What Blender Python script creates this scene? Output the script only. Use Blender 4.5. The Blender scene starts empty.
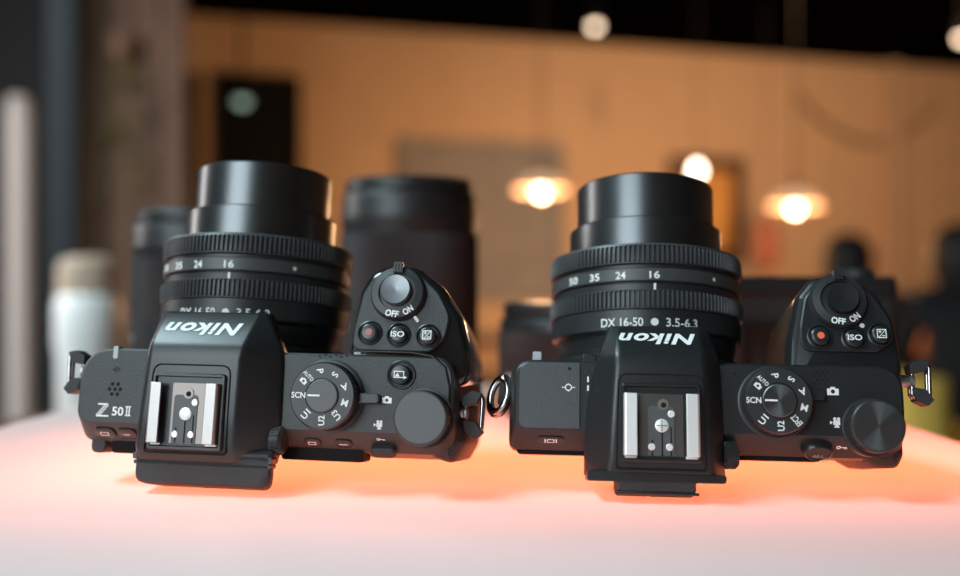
import bpy, math, random
from mathutils import Matrix, Vector
C = bpy.context.scene.collection
D = bpy.data
R = math.radians
random.seed(7)
F = 944.0
EYE = 0.816
TABLE_Z = 0.750

# ------------------------------------------------------------------ camera, world, light, exposure
cam_d = D.cameras.new('view_camera'); cam = D.objects.new('view_camera', cam_d); C.objects.link(cam)
bpy.context.scene.camera = cam
cam.location = (0, 0, EYE); cam.rotation_euler = (R(90), 0, 0)
cam_d.sensor_width = 36; cam_d.lens = F / 960 * 36; cam_d.clip_start = 0.01; cam_d.clip_end = 60
cam_d.dof.use_dof = True; cam_d.dof.focus_distance = 0.300; cam_d.dof.aperture_fstop = 4.1
vs = bpy.context.scene.view_settings
vs.view_transform = 'Standard'; vs.look = 'None'; vs.gamma = 1; vs.exposure = 0.0; vs.use_curve_mapping = False
w = D.worlds.new('world'); bpy.context.scene.world = w; w.use_nodes = True
bg = w.node_tree.nodes['Background']; bg.inputs[0].default_value = (1.0, 0.62, 0.36, 1); bg.inputs[1].default_value = 0.06

def area(name, loc, target, size, size_y, power, col):
    l = D.lights.new(name, 'AREA'); l.shape = 'RECTANGLE'; l.size = size; l.size_y = size_y; l.energy = power; l.color = col
    o = D.objects.new(name, l); C.objects.link(o); o.location = loc
    o.rotation_euler = (Vector(target) - Vector(loc)).to_track_quat('-Z', 'Y').to_euler()
    return o
# daylight of the shop window behind the photographer, to the left
area('window_daylight', (-1.30, -1.55, 1.60), (0, .32, .78), 1.3, 1.2, 38, (.80, .94, 1.0))
# high daylight from the left side of the room
area('side_daylight', (-1.25, .10, 3.6-.65), (0, .36, .75), 1.1, 1.1, 108, (.68, .93, 1.0))
# added fill light to brighten the drape and jar, no source there
area('drape_jar_fill', (-2.4, 1.5, 1.7), (-1.2, 3.0, .8), .8, 1.4, 55, (1.0, .95, .92))
# added warm fill that brightens the far wall, no lamp there
area('wall_wash_fill', (3.2, 5.8, 2.9), (2.6, 8.9, 1.2), 3.0, .5, 70, (1.0, .60, .34))

# ------------------------------------------------------------------ materials
def mat(name, col, rough=.5, metal=0, bump=0, scale=400, var=0, emis=None, estr=0, coat=0, aniso=0, trans=0, spec=None, radial=False):
    m = D.materials.new(name); m.use_nodes = True; nt = m.node_tree; b = nt.nodes['Principled BSDF']
    b.inputs['Base Color'].default_value = (*col, 1); b.inputs['Roughness'].default_value = rough; b.inputs['Metallic'].default_value = metal
    if coat: b.inputs['Coat Weight'].default_value = coat; b.inputs['Coat Roughness'].default_value = .15
    if trans: b.inputs['Transmission Weight'].default_value = trans
    if spec is not None: b.inputs['Specular IOR Level'].default_value = spec
    if emis: b.inputs['Emission Color'].default_value = (*emis, 1); b.inputs['Emission Strength'].default_value = estr
    if aniso:
        b.inputs['Anisotropic'].default_value = aniso
        t = nt.nodes.new('ShaderNodeTangent'); t.direction_type = 'RADIAL'; t.axis = 'Z'; nt.links.new(t.outputs[0], b.inputs['Tangent'])
    tc = nt.nodes.new('ShaderNodeTexCoord')
    n = nt.nodes.new('ShaderNodeTexNoise'); n.inputs['Scale'].default_value = scale; n.inputs['Detail'].default_value = 3
    nt.links.new(tc.outputs['Object'], n.inputs['Vector'])
    if bump:
        bp = nt.nodes.new('ShaderNodeBump'); bp.inputs['Strength'].default_value = bump; bp.inputs['Distance'].default_value = .0004 if scale > 100 else .004
        nt.links.new(n.outputs[0], bp.inputs['Height']); nt.links.new(bp.outputs[0], b.inputs['Normal'])
    if var:
        mx = nt.nodes.new('ShaderNodeMix'); mx.data_type = 'RGBA'
        mx.inputs[6].default_value = (*[c * (1 - var) for c in col], 1); mx.inputs[7].default_value = (*[min(1, c * (1 + var)) for c in col], 1)
        nt.links.new(n.outputs[0], mx.inputs[0]); nt.links.new(mx.outputs[2], b.inputs['Base Color'])
    return m
def acrylic():
    m = mat('white_acrylic', (.86, .85, .85), .32); nt = m.node_tree; b = nt.nodes['Principled BSDF']
    t = nt.nodes.new('ShaderNodeBsdfTranslucent'); t.inputs[0].default_value = (.9, .86, .84, 1)
    mx = nt.nodes.new('ShaderNodeMixShader'); mx.inputs[0].default_value = .32
    nt.links.new(b.outputs[0], mx.inputs[1]); nt.links.new(t.outputs[0], mx.inputs[2]); nt.links.new(mx.outputs[0], nt.nodes['Material Output'].inputs[0])
    return m
M = dict(
    body=mat('black_body_paint', (.013, .014, .015), .42, bump=.25, scale=1500, var=.25),
    body2=mat('lit_black_body_paint', (.024, .026, .027), .46, bump=.3, scale=1500, var=.25),  # same black paint, colour lightened for the window sheen on the left body
    lid=mat('grained_lid_paint', (.060, .066, .070), .42, bump=.2, scale=1600, var=.2),
    hump=mat('satin_black_paint', (.014, .015, .016), .36, bump=.1, scale=1800),
    grip=mat('black_leatherette', (.016, .016, .017), .5, bump=.8, scale=1100),
    rubber=mat('black_rubber', (.020, .019, .020), .62, bump=.1, scale=900),
    barrel=mat('anodised_barrel', (.105, .110, .115), .30, metal=.92, bump=.04, scale=1500),
    knurl=mat('ribbed_ring_rubber', (.050, .052, .054), .42),
    band=mat('scale_band_black', (.018, .019, .020), .42),
    dial=mat('dial_black', (.024, .025, .026), .42, bump=.05, scale=1500),
    dialtop=mat('matte_dial_top', (.085, .088, .092), .5, bump=.12, scale=2000),
    spun=mat('spun_dial_top', (.11, .115, .12), .32, metal=.8, aniso=.92),
    button=mat('button_black', (.016, .017, .018), .32),
    shutter=mat('shutter_button_grey', (.16, .17, .18), .34, metal=.6),
    white=mat('white_lettering', (.80, .80, .78), .6),
    grey=mat('grey_lettering', (.35, .36, .37), .6),
    red=mat('red_mark', (.85, .16, .07), .5),
    pinkred=mat('faded_red_mark', (.42, .12, .12), .5),
    steel=mat('brushed_steel', (.42, .385, .37), .45, metal=1.0, bump=.05, scale=700),
    railsteel=mat('lit_rail_steel', (.88, .87, .86), .5, metal=.85),  # rail colour lightened in place of a bright reflection
    shoebase=mat('shoe_floor_metal', (.26, .22, .205), .45, metal=.8),
    shoedark=mat('shoe_floor_dark', (.10, .09, .085), .42, metal=.7),
    insul=mat('shoe_insulator', (.075, .078, .08), .5),
    contact=mat('contact_metal', (.80, .80, .78), .42, metal=.3),
    chrome=mat('dark_chrome_ring', (.42, .40, .40), .14, metal=1.0),
    gloss=mat('glossy_black_plastic', (.012, .012, .012), .12, coat=.5),
    hole=mat('hole_black', (.002, .002, .002), .9),
    glass=mat('front_glass', (.01, .012, .02), .04, coat=1),
    table=acrylic(),
    tleg=mat('table_leg_black', (.02, .02, .02), .4, metal=.5),
    wall=mat('tan_plaster', (.60, .40, .235), .85, bump=.3, scale=6, var=.10),
    wallside=mat('tan_plaster_side', (.50, .34, .22), .85, bump=.3, scale=6, var=.1),
    ceil=mat('black_ceiling', (.002, .002, .002), .9, spec=0, bump=.2, scale=8),
    floor=mat('dark_wood_floor', (.10, .05, .03), .45, bump=.1, scale=7, var=.4),
    wood=mat('brown_wood', (.17, .085, .045), .55, bump=.3, scale=9, var=.5),
    mossy=mat('weathered_wood_board', (.15, .08, .048), .7, bump=.5, scale=4.5, var=.75),
    darkfurn=mat('dark_brown_bench', (.06, .022, .016), .5, var=.3, scale=9),
    post=mat('painted_steel_post', (.016, .022, .026), .7, spec=.15),
    black=mat('matte_black', (.006, .006, .006), .7, spec=.15),
    dark=mat('dark_panel', (.008, .009, .010), .6, spec=.12),
    ceramic=mat('white_ceramic', (.92, .90, .88), .3),
    beige=mat('beige_woven_band', (.55, .40, .30), .8, bump=.6, scale=60, var=.4),
    curtain=mat('white_fabric', (.66, .60, .57), .9, bump=.2, scale=12),
    skin=mat('skin', (.45, .24, .16), .55),
    cloth=mat('black_clothing', (.012, .012, .013), .85),
    hair=mat('dark_hair', (.012, .009, .008), .6),
    mustard=mat('mustard_fabric', (.92, .52, .10), .85, bump=.5, scale=30, var=.4),
    terra=mat('terracotta', (.50, .20, .09), .75, var=.2, scale=15),
    board=mat('grey_painted_board', (.26, .24, .22), .8, var=.2, scale=5),
    frame=mat('dark_brown_frame', (.07, .025, .012), .5),
    amber=mat('amber_canvas', (.75, .35, .08), .7, var=.4, scale=6),
    redcl=mat('rust_fabric', (.22, .07, .035), .8),
    bulb=mat('lit_bulb', (1, .9, .75), .4, emis=(1, .86, .68), estr=10),
    spot=mat('lit_spot', (1, .9, .75), .4, emis=(1, .74, .52), estr=6),
    green=mat('green_reflection_glow', (.4, .6, .5), .4, emis=(.42, .60, .50), estr=.9),  # glow stands in for a greenish reflection disc
    shade=mat('opal_lamp_shade', (.30, .20, .13), .5, emis=(1, .60, .36), estr=.62),
    cord=mat('black_cord', (.03, .02, .015), .7),
    leaf=mat('olive_leaves', (.16, .14, .04), .7, var=.4, scale=20),
    stone=mat('lens_dark_shell', (.014, .016, .017), .42, bump=.05, scale=900),
    led=mat('grey_plastic_tab', (.42, .44, .45), .5),
)

# ------------------------------------------------------------------ mesh helpers (device code works in millimetres)
class MB:
    def __init__(s): s.v = []; s.f = []; s.mi = []
    def add(s, vs, fs, mi=0):
        o = len(s.v); s.v += [tuple(p) for p in vs]; s.f += [tuple(i + o for i in f) for f in fs]; s.mi += [mi] * len(fs); return s
    def box(s, x0, x1, y0, y1, z0, z1, mi=0):
        return s.add([(x0,y0,z0),(x1,y0,z0),(x1,y1,z0),(x0,y1,z0),(x0,y0,z1),(x1,y0,z1),(x1,y1,z1),(x0,y1,z1)],
                     [(0,3,2,1),(4,5,6,7),(0,1,5,4),(1,2,6,5),(2,3,7,6),(3,0,4,7)], mi)
    def loft(s, secs, mi=0, cap=True):
        n = len(secs[0]); vs = [p for sec in secs for p in sec]; fs = []
        for k in range(len(secs) - 1):
            for i in range(n):
                j = (i + 1) % n; fs.append((k*n+i, k*n+j, (k+1)*n+j, (k+1)*n+i))
        if cap: fs.append(tuple(reversed(range(n)))); fs.append(tuple((len(secs)-1)*n + i for i in range(n)))
        return s.add(vs, fs, mi)
    def lathe(s, prof, fr=None, seg=64, mi=0, rmod=None, closed=True):
        """prof: (r, h); fr maps local (x, y, h) to space"""
        fr = fr or (lambda x, y, h: (x, y, h)); secs = []
        for r, h in prof:
            sec = []
            for i in range(seg):
                a = 2*math.pi*i/seg; rr = r + (rmod(i) if rmod and r > 0 else 0)
                sec.append(fr(rr*math.cos(a), rr*math.sin(a), h))
            secs.append(sec)
        return s.loft(secs, mi, closed)
    def tube(s, pts, r, seg=10, mi=0, loop=False):
        P = [Vector(p) for p in pts]; n = len(P); secs = []; up = None
        for i in range(n):
            t = (P[(i+1) % n] - P[i-1]) if loop else (P[min(i+1, n-1)] - P[max(i-1, 0)])
            t.normalize()
            if up is None: up = Vector((0,0,1)) if abs(t.z) < .9 else Vector((1,0,0))
            u = (up - t*up.dot(t)).normalized(); v = t.cross(u); up = u
            rr = r[i] if isinstance(r, (list, tuple)) else r
            secs.append([P[i] + (u*math.cos(2*math.pi*k/seg) + v*math.sin(2*math.pi*k/seg))*rr for k in range(seg)])
        if loop: secs.append(secs[0])
        return s.loft(secs, mi, not loop)
    def build(s, name, m, parent=None, off=(0,0,0), sc=.001, bevel=0, ang=35, seg=2, smooth=True, label=None):
        me = D.meshes.new(name); me.from_pydata([(x*sc, y*sc, z*sc) for x, y, z in s.v], [], s.f)
        for mm in (m if isinstance(m, (list, tuple)) else [m]): me.materials.append(mm)
        me.polygons.foreach_set('material_index', s.mi); me.validate(); me.update()
        if smooth: me.shade_smooth(); me.set_sharp_from_angle(angle=R(ang))
        o = D.objects.new(name, me); C.objects.link(o)
        o.location = off
        if parent: o.parent = parent
        if bevel:
            b = o.modifiers.new('bevel', 'BEVEL'); b.width = bevel*sc; b.segments = seg; b.limit_method = 'ANGLE'; b.angle_limit = R(30); b.harden_normals = False
        if label: o['label'] = label
        return o
def rpoly(pts, rad, seg=6):
    """rounded polygon in 2D with a fixed vertex count per corner"""
    out = []; n = len(pts)
    if not isinstance(rad, (list, tuple)): rad = [rad]*n
    for i in range(n):
        p = Vector(pts[i]); a = Vector(pts[i-1]) - p; b = Vector(pts[(i+1) % n]) - p
        la, lb = a.length, b.length; a.normalize(); b.normalize()
        ang = a.angle(b); r = max(rad[i], .01); t = min(r/math.tan(ang/2), la*.49, lb*.49)
        p0 = p + a*t; p1 = p + b*t
        for k in range(seg):
            u = k/(seg-1); out.append(tuple(p0*(1-u)**2 + p*2*u*(1-u) + p1*u*u))
    return out
def inset(poly, d):
    """move every vertex of a counterclockwise polygon inward by d"""
    n = len(poly); out = []
    for i in range(n):
        a = Vector(poly[i-1]); b = Vector(poly[(i+1) % n]); t = (b - a)
        if t.length < 1e-9: t = Vector((1,0))
        t.normalize(); out.append((poly[i][0] - t.y*d, poly[i][1] + t.x*d))
    return out
def at3(poly, z): return [(x, y, z(x, y) if callable(z) else z) for x, y in poly]
_tc = {}
def text2d(s, size=1.0, bold=0.0, shear=0.0, space=1.0):
    k = (s, bold, shear, space)
    if k not in _tc:
        cu = D.curves.new('t', 'FONT'); cu.body = s; cu.size = 1; cu.align_x = 'CENTER'; cu.align_y = 'CENTER'; cu.offset = bold; cu.shear = shear; cu.space_character = space; cu.resolution_u = 3
        ob = D.objects.new('t', cu); me = D.meshes.new_from_object(ob)
        vs = [(v.co.x, v.co.y) for v in me.vertices]; fs = [tuple(p.vertices) for p in me.polygons]
        D.objects.remove(ob); D.curves.remove(cu); D.meshes.remove(me)
        ys = [v[1] for v in vs]; xs = [v[0] for v in vs]; cy = (min(ys)+max(ys))/2; cx = (min(xs)+max(xs))/2; h = max(ys)-min(ys)
        _tc[k] = ([((x-cx)/h, (y-cy)/h) for x, y in vs], fs, (max(xs)-min(xs))/h)
    vs, fs, wd = _tc[k]
    return [(x*size, y*size) for x, y in vs], fs
def put_text(mb, s, h, fn, rot=0, bold=0.0, shear=0.0, wid=None, space=1.0, mi=0, shift=(0,0)):
    vs, fs = text2d(s, h, bold, shear, space)
    if wid:
        ww = max(v[0] for v in vs) - min(v[0] for v in vs); vs = [(x*wid/ww, y) for x, y in vs]
    c, sn = math.cos(rot), math.sin(rot)
    mb.add([fn(x*c - y*sn + shift[0], x*sn + y*c + shift[1]) for x, y in vs], fs, mi)
def flat(cx, cy, z, ux=(1,0), ):
    """plane frame: u to the right, v to the front, at height z (number or function)"""
    def fn(u, v):
        x, y = cx + u, cy + v
        return (x, y, z(x, y) if callable(z) else z)
    return fn
def poly(mb, pts, fn, mi=0): mb.add([fn(*p) for p in pts], [tuple(range(len(pts)))], mi)
def rect(mb, u0, u1, v0, v1, fn, mi=0): poly(mb, [(u0,v0),(u1,v0),(u1,v1),(u0,v1)], fn, mi)
def disc(mb, u, v, r, fn, mi=0, n=20): poly(mb, [(u+r*math.cos(2*math.pi*i/n), v+r*math.sin(2*math.pi*i/n)) for i in range(n)], fn, mi)
def ringd(mb, u, v, r0, r1, fn, mi=0, n=24):
    vs = []; 
    for i in range(n):
        a = 2*math.pi*i/n; vs += [fn(u+r0*math.cos(a), v+r0*math.sin(a)), fn(u+r1*math.cos(a), v+r1*math.sin(a))]
    mb.add(vs, [(2*i, 2*i+1, (2*i+3) % (2*n), (2*i+2) % (2*n)) for i in range(n)], mi)
def frame_rect(mb, u0, u1, v0, v1, t, fn, mi=0):
    rect(mb, u0, u1, v0, v0+t, fn, mi); rect(mb, u0, u1, v1-t, v1, fn, mi); rect(mb, u0, u0+t, v0+t, v1-t, fn, mi); rect(mb, u1-t, u1, v0+t, v1-t, fn, mi)
def ico_camera(mb, fn, s=1):
    g = lambda u, v: fn(u*s, v*s)
    rect(mb, -1.9, -1.0, -1.2, 1.0, g); rect(mb, 1.0, 1.9, -1.2, 1.0, g); rect(mb, -1.0, 1.0, -1.2, -.85, g); rect(mb, -1.0, 1.0, .85, 1.0, g); rect(mb, -.8, .8, 1.0, 1.55, g)
    n = 16  # square with a round hole
    for i in range(n):
        a0, a1 = 2*math.pi*i/n, 2*math.pi*(i+1)/n
        q = lambda a, r: (max(-1, min(1, r*math.cos(a)*1.5)), max(-.85, min(.85, r*math.sin(a)*1.5)))
        poly(mb, [(.68*math.cos(a0), .68*math.sin(a0)), q(a0, 1), q(a1, 1), (.68*math.cos(a1), .68*math.sin(a1))], g)
def ico_movie(mb, fn, s=1):
    g = lambda u, v: fn(u*s, v*s)
    rect(mb, -.9, 1.2, -.9, .6, g); poly(mb, [(-.95,-.1),(-1.9,.45),(-1.9,-.75)], g)
    disc(mb, -.4, 1.05, .5, g); disc(mb, .75, 1.05, .5, g); poly(mb, [(-.2,-.9),(.5,-.9),(1.0,-1.7),(-.7,-1.7)], g)
def ico_ev(mb, fn, s=1):
    g = lambda u, v: fn(u*s, v*s)
    frame_rect(mb, -1.5, 1.5, -1.5, 1.5, .32, g); poly(mb, [(-1.2,-1.4),(-.9,-1.4),(1.3,1.2),(1.0,1.2)], g)
    rect(mb, -1.0, .0, .5, .8, g); rect(mb, -.65, -.35, .15, 1.15, g); rect(mb, .1, 1.0, -.85, -.55, g)
def ico_key(mb, fn, s=1):
    g = lambda u, v: fn(u*s, v*s)
    ringd(mb, -1.1, 0, .35, .75, g); rect(mb, -.4, 1.6, -.17, .17, g); rect(mb, .7, 1.0, -.7, -.1, g); rect(mb, 1.3, 1.6, -.7, -.1, g)

def thing(name, label, cat, loc=(0,0,0), rotz=0, group=None):
    o = D.objects.new(name, None); C.objects.link(o); o.empty_display_size = .02
    o.location = loc; o.rotation_euler = (0, 0, rotz); o['label'] = label; o['category'] = cat
    if group: o['group'] = group
    return o
def tag(o, label, cat, group=None):
    o['label'] = label; o['category'] = cat
    if group: o['group'] = group
    return o
def struct(mb, name, m, **k):
    o = mb.build(name, m, None, sc=1, **k); o['kind'] = 'structure'; return o
def at(px, py, Y): return ((px-480)/F*Y, Y, EYE + (288-py)/F*Y)

# ------------------------------------------------------------------ setting: wall behind, ceiling, floor
WA = at(-250, 288, 6.5)[:2]; WA = (-5.2, 6.62)
def wally(x): return 7.55 + (x + 2.32) * (9.46 - 7.55) / (4.88 + 2.32)
b = MB(); x0, x1 = -5.2, 7.2
b.add([(x0, wally(x0), 0), (x1, wally(x1), 0), (x1, wally(x1), 3), (x0, wally(x0), 3), (x0, wally(x0)+.15, 0), (x1, wally(x1)+.15, 0), (x1, wally(x1)+.15, 3), (x0, wally(x0)+.15, 3)],
      [(0,1,2,3),(4,7,6,5),(3,2,6,7),(0,4,5,1),(0,3,7,4),(1,5,6,2)])
struct(b, 'wall_back', M['wall'], smooth=False)
struct(MB().box(-5.2, 7.2, -3, 10.3, 3.0, 3.1), 'ceiling', M['ceil'], smooth=False)
struct(MB().box(-5.2, 7.2, -3, 10.3, -.1, 0), 'floor', M['floor'], smooth=False)
struct(MB().box(-5.35, -5.2, -3, 8.0, 0, 3.0), 'wall_left', M['black'], smooth=False)
struct(MB().box(7.2, 7.35, -3, 10.4, 0, 3.0), 'wall_right', M['wallside'], smooth=False)
xx = 3.95; struct(MB().box(xx, xx+.12, wally(xx)-.10, wally(xx)+.02, 0, 3.0), 'trim_1', M['wallside'], smooth=False)

# ------------------------------------------------------------------ the white table
t = thing('table', 'white glossy table under the cameras, glowing warm orange beneath them', 'table', (-.011, .335, 0))
outl = rpoly([(-217, -305), (217, -305), (217, 307), (-217, 307)], [60, 60, 120, 120], 14)
# hollow acrylic top, lit from inside by its own warm lamp
b = MB(); b.loft([at3(outl, -60), at3(outl, -2), at3(inset(outl, .6), -.6), at3(inset(outl, 2), 0)], cap=False)
n_ = len(outl); b.f.append(tuple(3*n_ + k for k in range(n_))); b.mi.append(0)
b.build('table_top', M['table'], t, (0, 0, TABLE_Z))
b = MB(); b.loft([at3(inset(outl, 1), -64), at3(inset(outl, 1), -60)]); b.build('lamp_tray', M['tleg'], t, (0, 0, TABLE_Z))
l = D.lights.new('table_lamp', 'AREA'); l.shape = 'RECTANGLE'; l.size = .36; l.size_y = .14; l.energy = 1.75; l.color = (1.0, .205, .088)
o = D.objects.new('table_lamp', l); C.objects.link(o); o.parent = t; o.location = (.035, 0.040, TABLE_Z-.052); o.rotation_euler = (R(180), 0, 0)
b = MB(); b.lathe([(24, 12), (24, 688)], seg=32); b.build('table_leg', M['tleg'], t)
b = MB(); b.lathe([(180, 0), (180, 6), (60, 14), (26, 30)], seg=48); b.build('table_base', M['tleg'], t)

# ------------------------------------------------------------------ the two photo cameras
def axis_frame(ox, oy, oz, ang=0):
    """lathe frame whose axis is the device +y direction"""
    return lambda x, y, h: (ox + x, oy + h, oz + y)
def pose_matrix(T, tilt, yaw, roll):
    B = Matrix(((1,0,0), (0, math.sin(tilt), -math.cos(tilt)), (0, math.cos(tilt), math.sin(tilt))))
    Ry = Matrix(((math.cos(roll),0,math.sin(roll)), (0,1,0), (-math.sin(roll),0,math.cos(roll))))
    m = (Ry @ Matrix.Rotation(yaw, 3, 'Z') @ B).to_4x4()
    m.translation = Vector((T[0]*.001, T[1]*.001, EYE + T[2]*.001)); return m
OFF = (0, 2, -40)
def device(kind, name, label, pose):
    root = D.objects.new(name, None); C.objects.link(root); root.empty_display_size = .02
    Mx = pose_matrix(*pose); root.matrix_world = Mx @ Matrix.Translation((OFF[0]*.001, OFF[1]*.001, OFF[2]*.001))
    root['label'] = label; root['category'] = 'camera'
    off = (-OFF[0]*.001, -OFF[1]*.001, -OFF[2]*.001); Z0 = (0,0,0)
    new = kind == 'L'
    bm_ = M['body2'] if new else M['body']
    def part(mb, nm, m, par=None, **k): return mb.build(nm, m, par or root, off if par is None else Z0, **k)
    # ---------- body shell
    if new: xl, xr, zb, yb0 = -42.5, 83.6, -80, 0.0
    else:   xl, xr, zb, yb0 = -45.2, 75.5, -76, 5.2
    def body_out(e, yr, yf=33.2, r=7):
        return rpoly([(xl-e, yr), (xr+e, yr), (xr+e, yf+e*.2), (xl-e, yf+e*.2)], [3.5 if not new else 6, 9, 8, 12 if new else r], 8)
    yr = 8.0 if new else 10.4; yk = 2.2 if new else 4.6
    ex = (-1.5, .4, 1.4, 1.8) if new else (1.6, 2.2, 2.6, 2.4)
    b = MB(); b.loft([at3(inset(body_out(ex[0], yb0+.8), 2.5), zb), at3(body_out(ex[0], yb0), zb+2.5), at3(body_out(ex[1], yb0), -24), at3(body_out(ex[2], yk-.6), -11),
                      at3(body_out(ex[3], yk), -6.4), at3(body_out(.9, yr-.4), -.7), at3(inset(body_out(.7, yr), .7), 0)])
    part(b, 'body', bm_, ang=28)
    # front bulge around the lens mount
    b = MB(); b.lathe([(36, 30), (35.5, 36), (33, 37.5), (31.5, 38), (31.5, 41)], axis_frame(0, 0, -43.1), seg=72); part(b, 'lens_mount', M['hump'])
    # ---------- rear screen lip just below the chamfer
    b = MB()
    if new: b.loft([at3(rpoly([(27, yk-3.4), (54.5, yk-3.4), (54.5, 6), (27, 6)], 1.2, 4), z) for z in (-16, -5.6)])
    else:   b.loft([at3(rpoly([(-45, yk-1.4), (52, yk-1.4), (52, 12), (-45, 12)], 1.0, 4), z) for z in (-16, -7.2)])
    if new:
        b2 = MB(); b2.loft([at3(rpoly([(-40.5, yk-3.9), (-35, yk-3.9), (-35, 6), (-40.5, 6)], 2.4, 5), z) for z in (-16, -5.8)]); part(b2, 'corner_cushion', M['rubber'], bevel=.6)
        b2 = MB(); b2.loft([at3(rpoly([(-33, yk-3.7), (-19, yk-3.7), (-19, 6), (-33, 6)], 1.2, 5), z) for z in (-16, -6)]); part(b2, 'screen_hinge', M['black'], bevel=.4)
    part(b, 'rear_screen', M['black'], bevel=.3)
    # ---------- hand grip with the sloping release panel
    if new:
        gp = [(48.6, 24), (88, 24), (88, 36), (85, 47), (78.5, 56.5), (70, 62.8), (62, 64.0), (54.5, 61.6), (51, 55), (49.2, 40)]
        pp = [(49.6, 34.8), (76, 34.8), (80.5, 40), (81.5, 47), (77.5, 54.6), (70.5, 60.8), (62.5, 62.4), (56, 60.6), (52, 54), (50, 42)]
        gr = [2, 5, 6, 8, 9, 8, 8, 7, 6, 5]; pr = [5, 3, 5, 7, 9, 8, 8, 7, 6, 5]
    else:
        gp = [(41.6, 24), (78, 24), (78, 38), (77, 49), (72, 58), (65, 63.5), (59, 64.5), (51.5, 63), (46.4, 56.5), (43, 42)]
        pp = [(46.2, 38.2), (70, 38.2), (75.5, 42), (75.5, 49), (70.5, 57), (64.5, 62.3), (59, 63.2), (53, 61.8), (48.4, 56), (46.3, 46)]
        gr = [2, 5, 6, 8, 9, 8, 8, 7, 6, 5]; pr = [5, 3, 5, 7, 9, 8, 8, 7, 6, 5]
    zt = (lambda x, y: -2.4 - max(0, y-36)*.13 - max(0, x-76)*.22) if new else (lambda x, y: -2.6 - max(0, y-36)*.13 - max(0, x-72)*.22)
    g0 = rpoly(gp, gr, 6)
    b = MB(); b.loft([at3(inset(g0, 7), zb+6), at3(inset(g0, 5), zb+10), at3(inset(g0, 1.8), -34), at3(inset(g0, -.2), -10), at3(g0, lambda x, y: zt(x, y)-2.2), at3(inset(g0, .8), lambda x, y: zt(x, y)-.9), at3(inset(g0, 2.2), lambda x, y: zt(x, y)-.5)])
    part(b, 'hand_grip', M['gloss'] if new else M['hump'], ang=40)
    p0 = rpoly(pp, pr, 6)
    b = MB(); b.loft([at3(p0, lambda x, y: zt(x, y)-2), at3(p0, lambda x, y: zt(x, y)-.3), at3(inset(p0, .5), lambda x, y: zt(x, y)+.1)])
    part(b, 'release_panel', bm_, ang=30)
    # thumb rest at the rear right corner
    tr = rpoly([(xr-17, 8), (xr-6, 1.2 if new else 2.0), (xr+.5, -.6 if new else 1.8), (xr+4 if new else xr+2.6, 6), (xr+2.8 if new else xr+2.4, 20), (xr-17, 20)], [3, 4, 3, 4, 3, 2], 5)
    b = MB(); b.loft([at3(inset(tr, 2), -44), at3(tr, -38), at3(tr, -9), at3(inset(tr, 1), -7), at3(inset(tr, 3), -6)])
    part(b, 'thumb_rest', M['grip'], ang=45)
    # raised rim around the plate corner on the newer body
    if new:
        rim = [(50, 34.6), (70, 34.6), (77, 33.6), (81.6, 30), (83.2, 24), (83.4, 14)]
        b = MB(); b.tube([(x, y, -.15) for x, y in rim], .45, 8); part(b, 'plate_rim', M['gloss'])
    # ---------- viewfinder hump
    def sec(y, bl, br, tl, tr, z1, zbm=-3, rr=3.0):
        zs = min(1.0, z1-1)
        q = rpoly([(-bl, zbm), (br, zbm), (br, zs), (tr, z1), (-tl, z1), (-bl, zs)], [.3, .3, 3, rr, rr, 3], 6)
        return [(x, y, z) for x, z in q]
    if new: S = [sec(-3.2, 17.5, 26, 16, 15.5, 6.0), sec(-2.4, 18.5, 27, 16.8, 16.5, 7.6), sec(2, 19, 28, 16.8, 16.6, 9.3), sec(12, 19.3, 28.6, 16, 16.6, 9.6), sec(30, 19.3, 28.3, 14.7, 16.8, 9.6), sec(33.5, 19, 27.8, 14.6, 17.2, 9.3), sec(35.6, 18.6, 27, 14.4, 17.6, 8.3), sec(45.4, 15.5, 22, 13.6, 18.8, 1.4, zbm=-5), sec(46.2, 15, 21.5, 13.2, 18.4, .1, zbm=-5)]
    else:   S = [sec(-3.4, 22.6, 20.4, 15.6, 15.6, 6.6), sec(-2.8, 23.2, 20.8, 16.2, 16.2, 8.0), sec(2, 23.2, 20.6, 15.4, 15.2, 9.4), sec(18, 22.8, 20.2, 14.6, 14.4, 9.6), sec(30, 20.6, 19.8, 13.8, 13.8, 9.6), sec(33.6, 19.4, 19.4, 13.6, 13.6, 9.3), sec(35.6, 18.6, 19.0, 13.4, 13.6, 8.4), sec(44.0, 16, 16.4, 12.4, 12.8, 2.0, zbm=-5), sec(44.8, 15.4, 15.8, 12, 12.4, .8, zbm=-5)]
    b = MB(); b.loft(S); hump = part(b, 'viewfinder_hump', M['hump'], ang=50)
    # recessed shoe panel frame (thin raised line) and pocket
    fr_ = rpoly([(-13.6, -1.0), (13.6, -1.0), (12.9, 28.3), (-12.9, 28.3)] if not new else [(-13.2, 0), (14.2, 0), (14.0, 28), (-12.0, 28)], [1, 1, 3.2, 3.2], 7)
    b = MB(); b.tube([(x, y, 9.62 - max(0, 2-y)*.15) for x, y in fr_], .28, 6, loop=True); b.build('panel_seam', M['hole'], hump)
    fi = rpoly([(-12.2, 1.2), (12.2, 1.2), (12.2, 25.4), (-12.2, 25.4)] if not new else [(-12.0, 1), (13.0, 1), (13.0, 25.3), (-11.6, 25.3)], [1, 1, 1.5, 1.5], 5)
    b = MB(); b.loft([at3(fi, 8.6), at3(fi, 10.3), at3(inset(fi, .4), 10.7), at3(inset(fi, 1.0), 10.7), at3(inset(fi, 1.15), 9.9), at3(inset(fi, 1.3), 9.7)]); b.build('shoe_surround', M['hump'], hump, ang=30)
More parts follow.
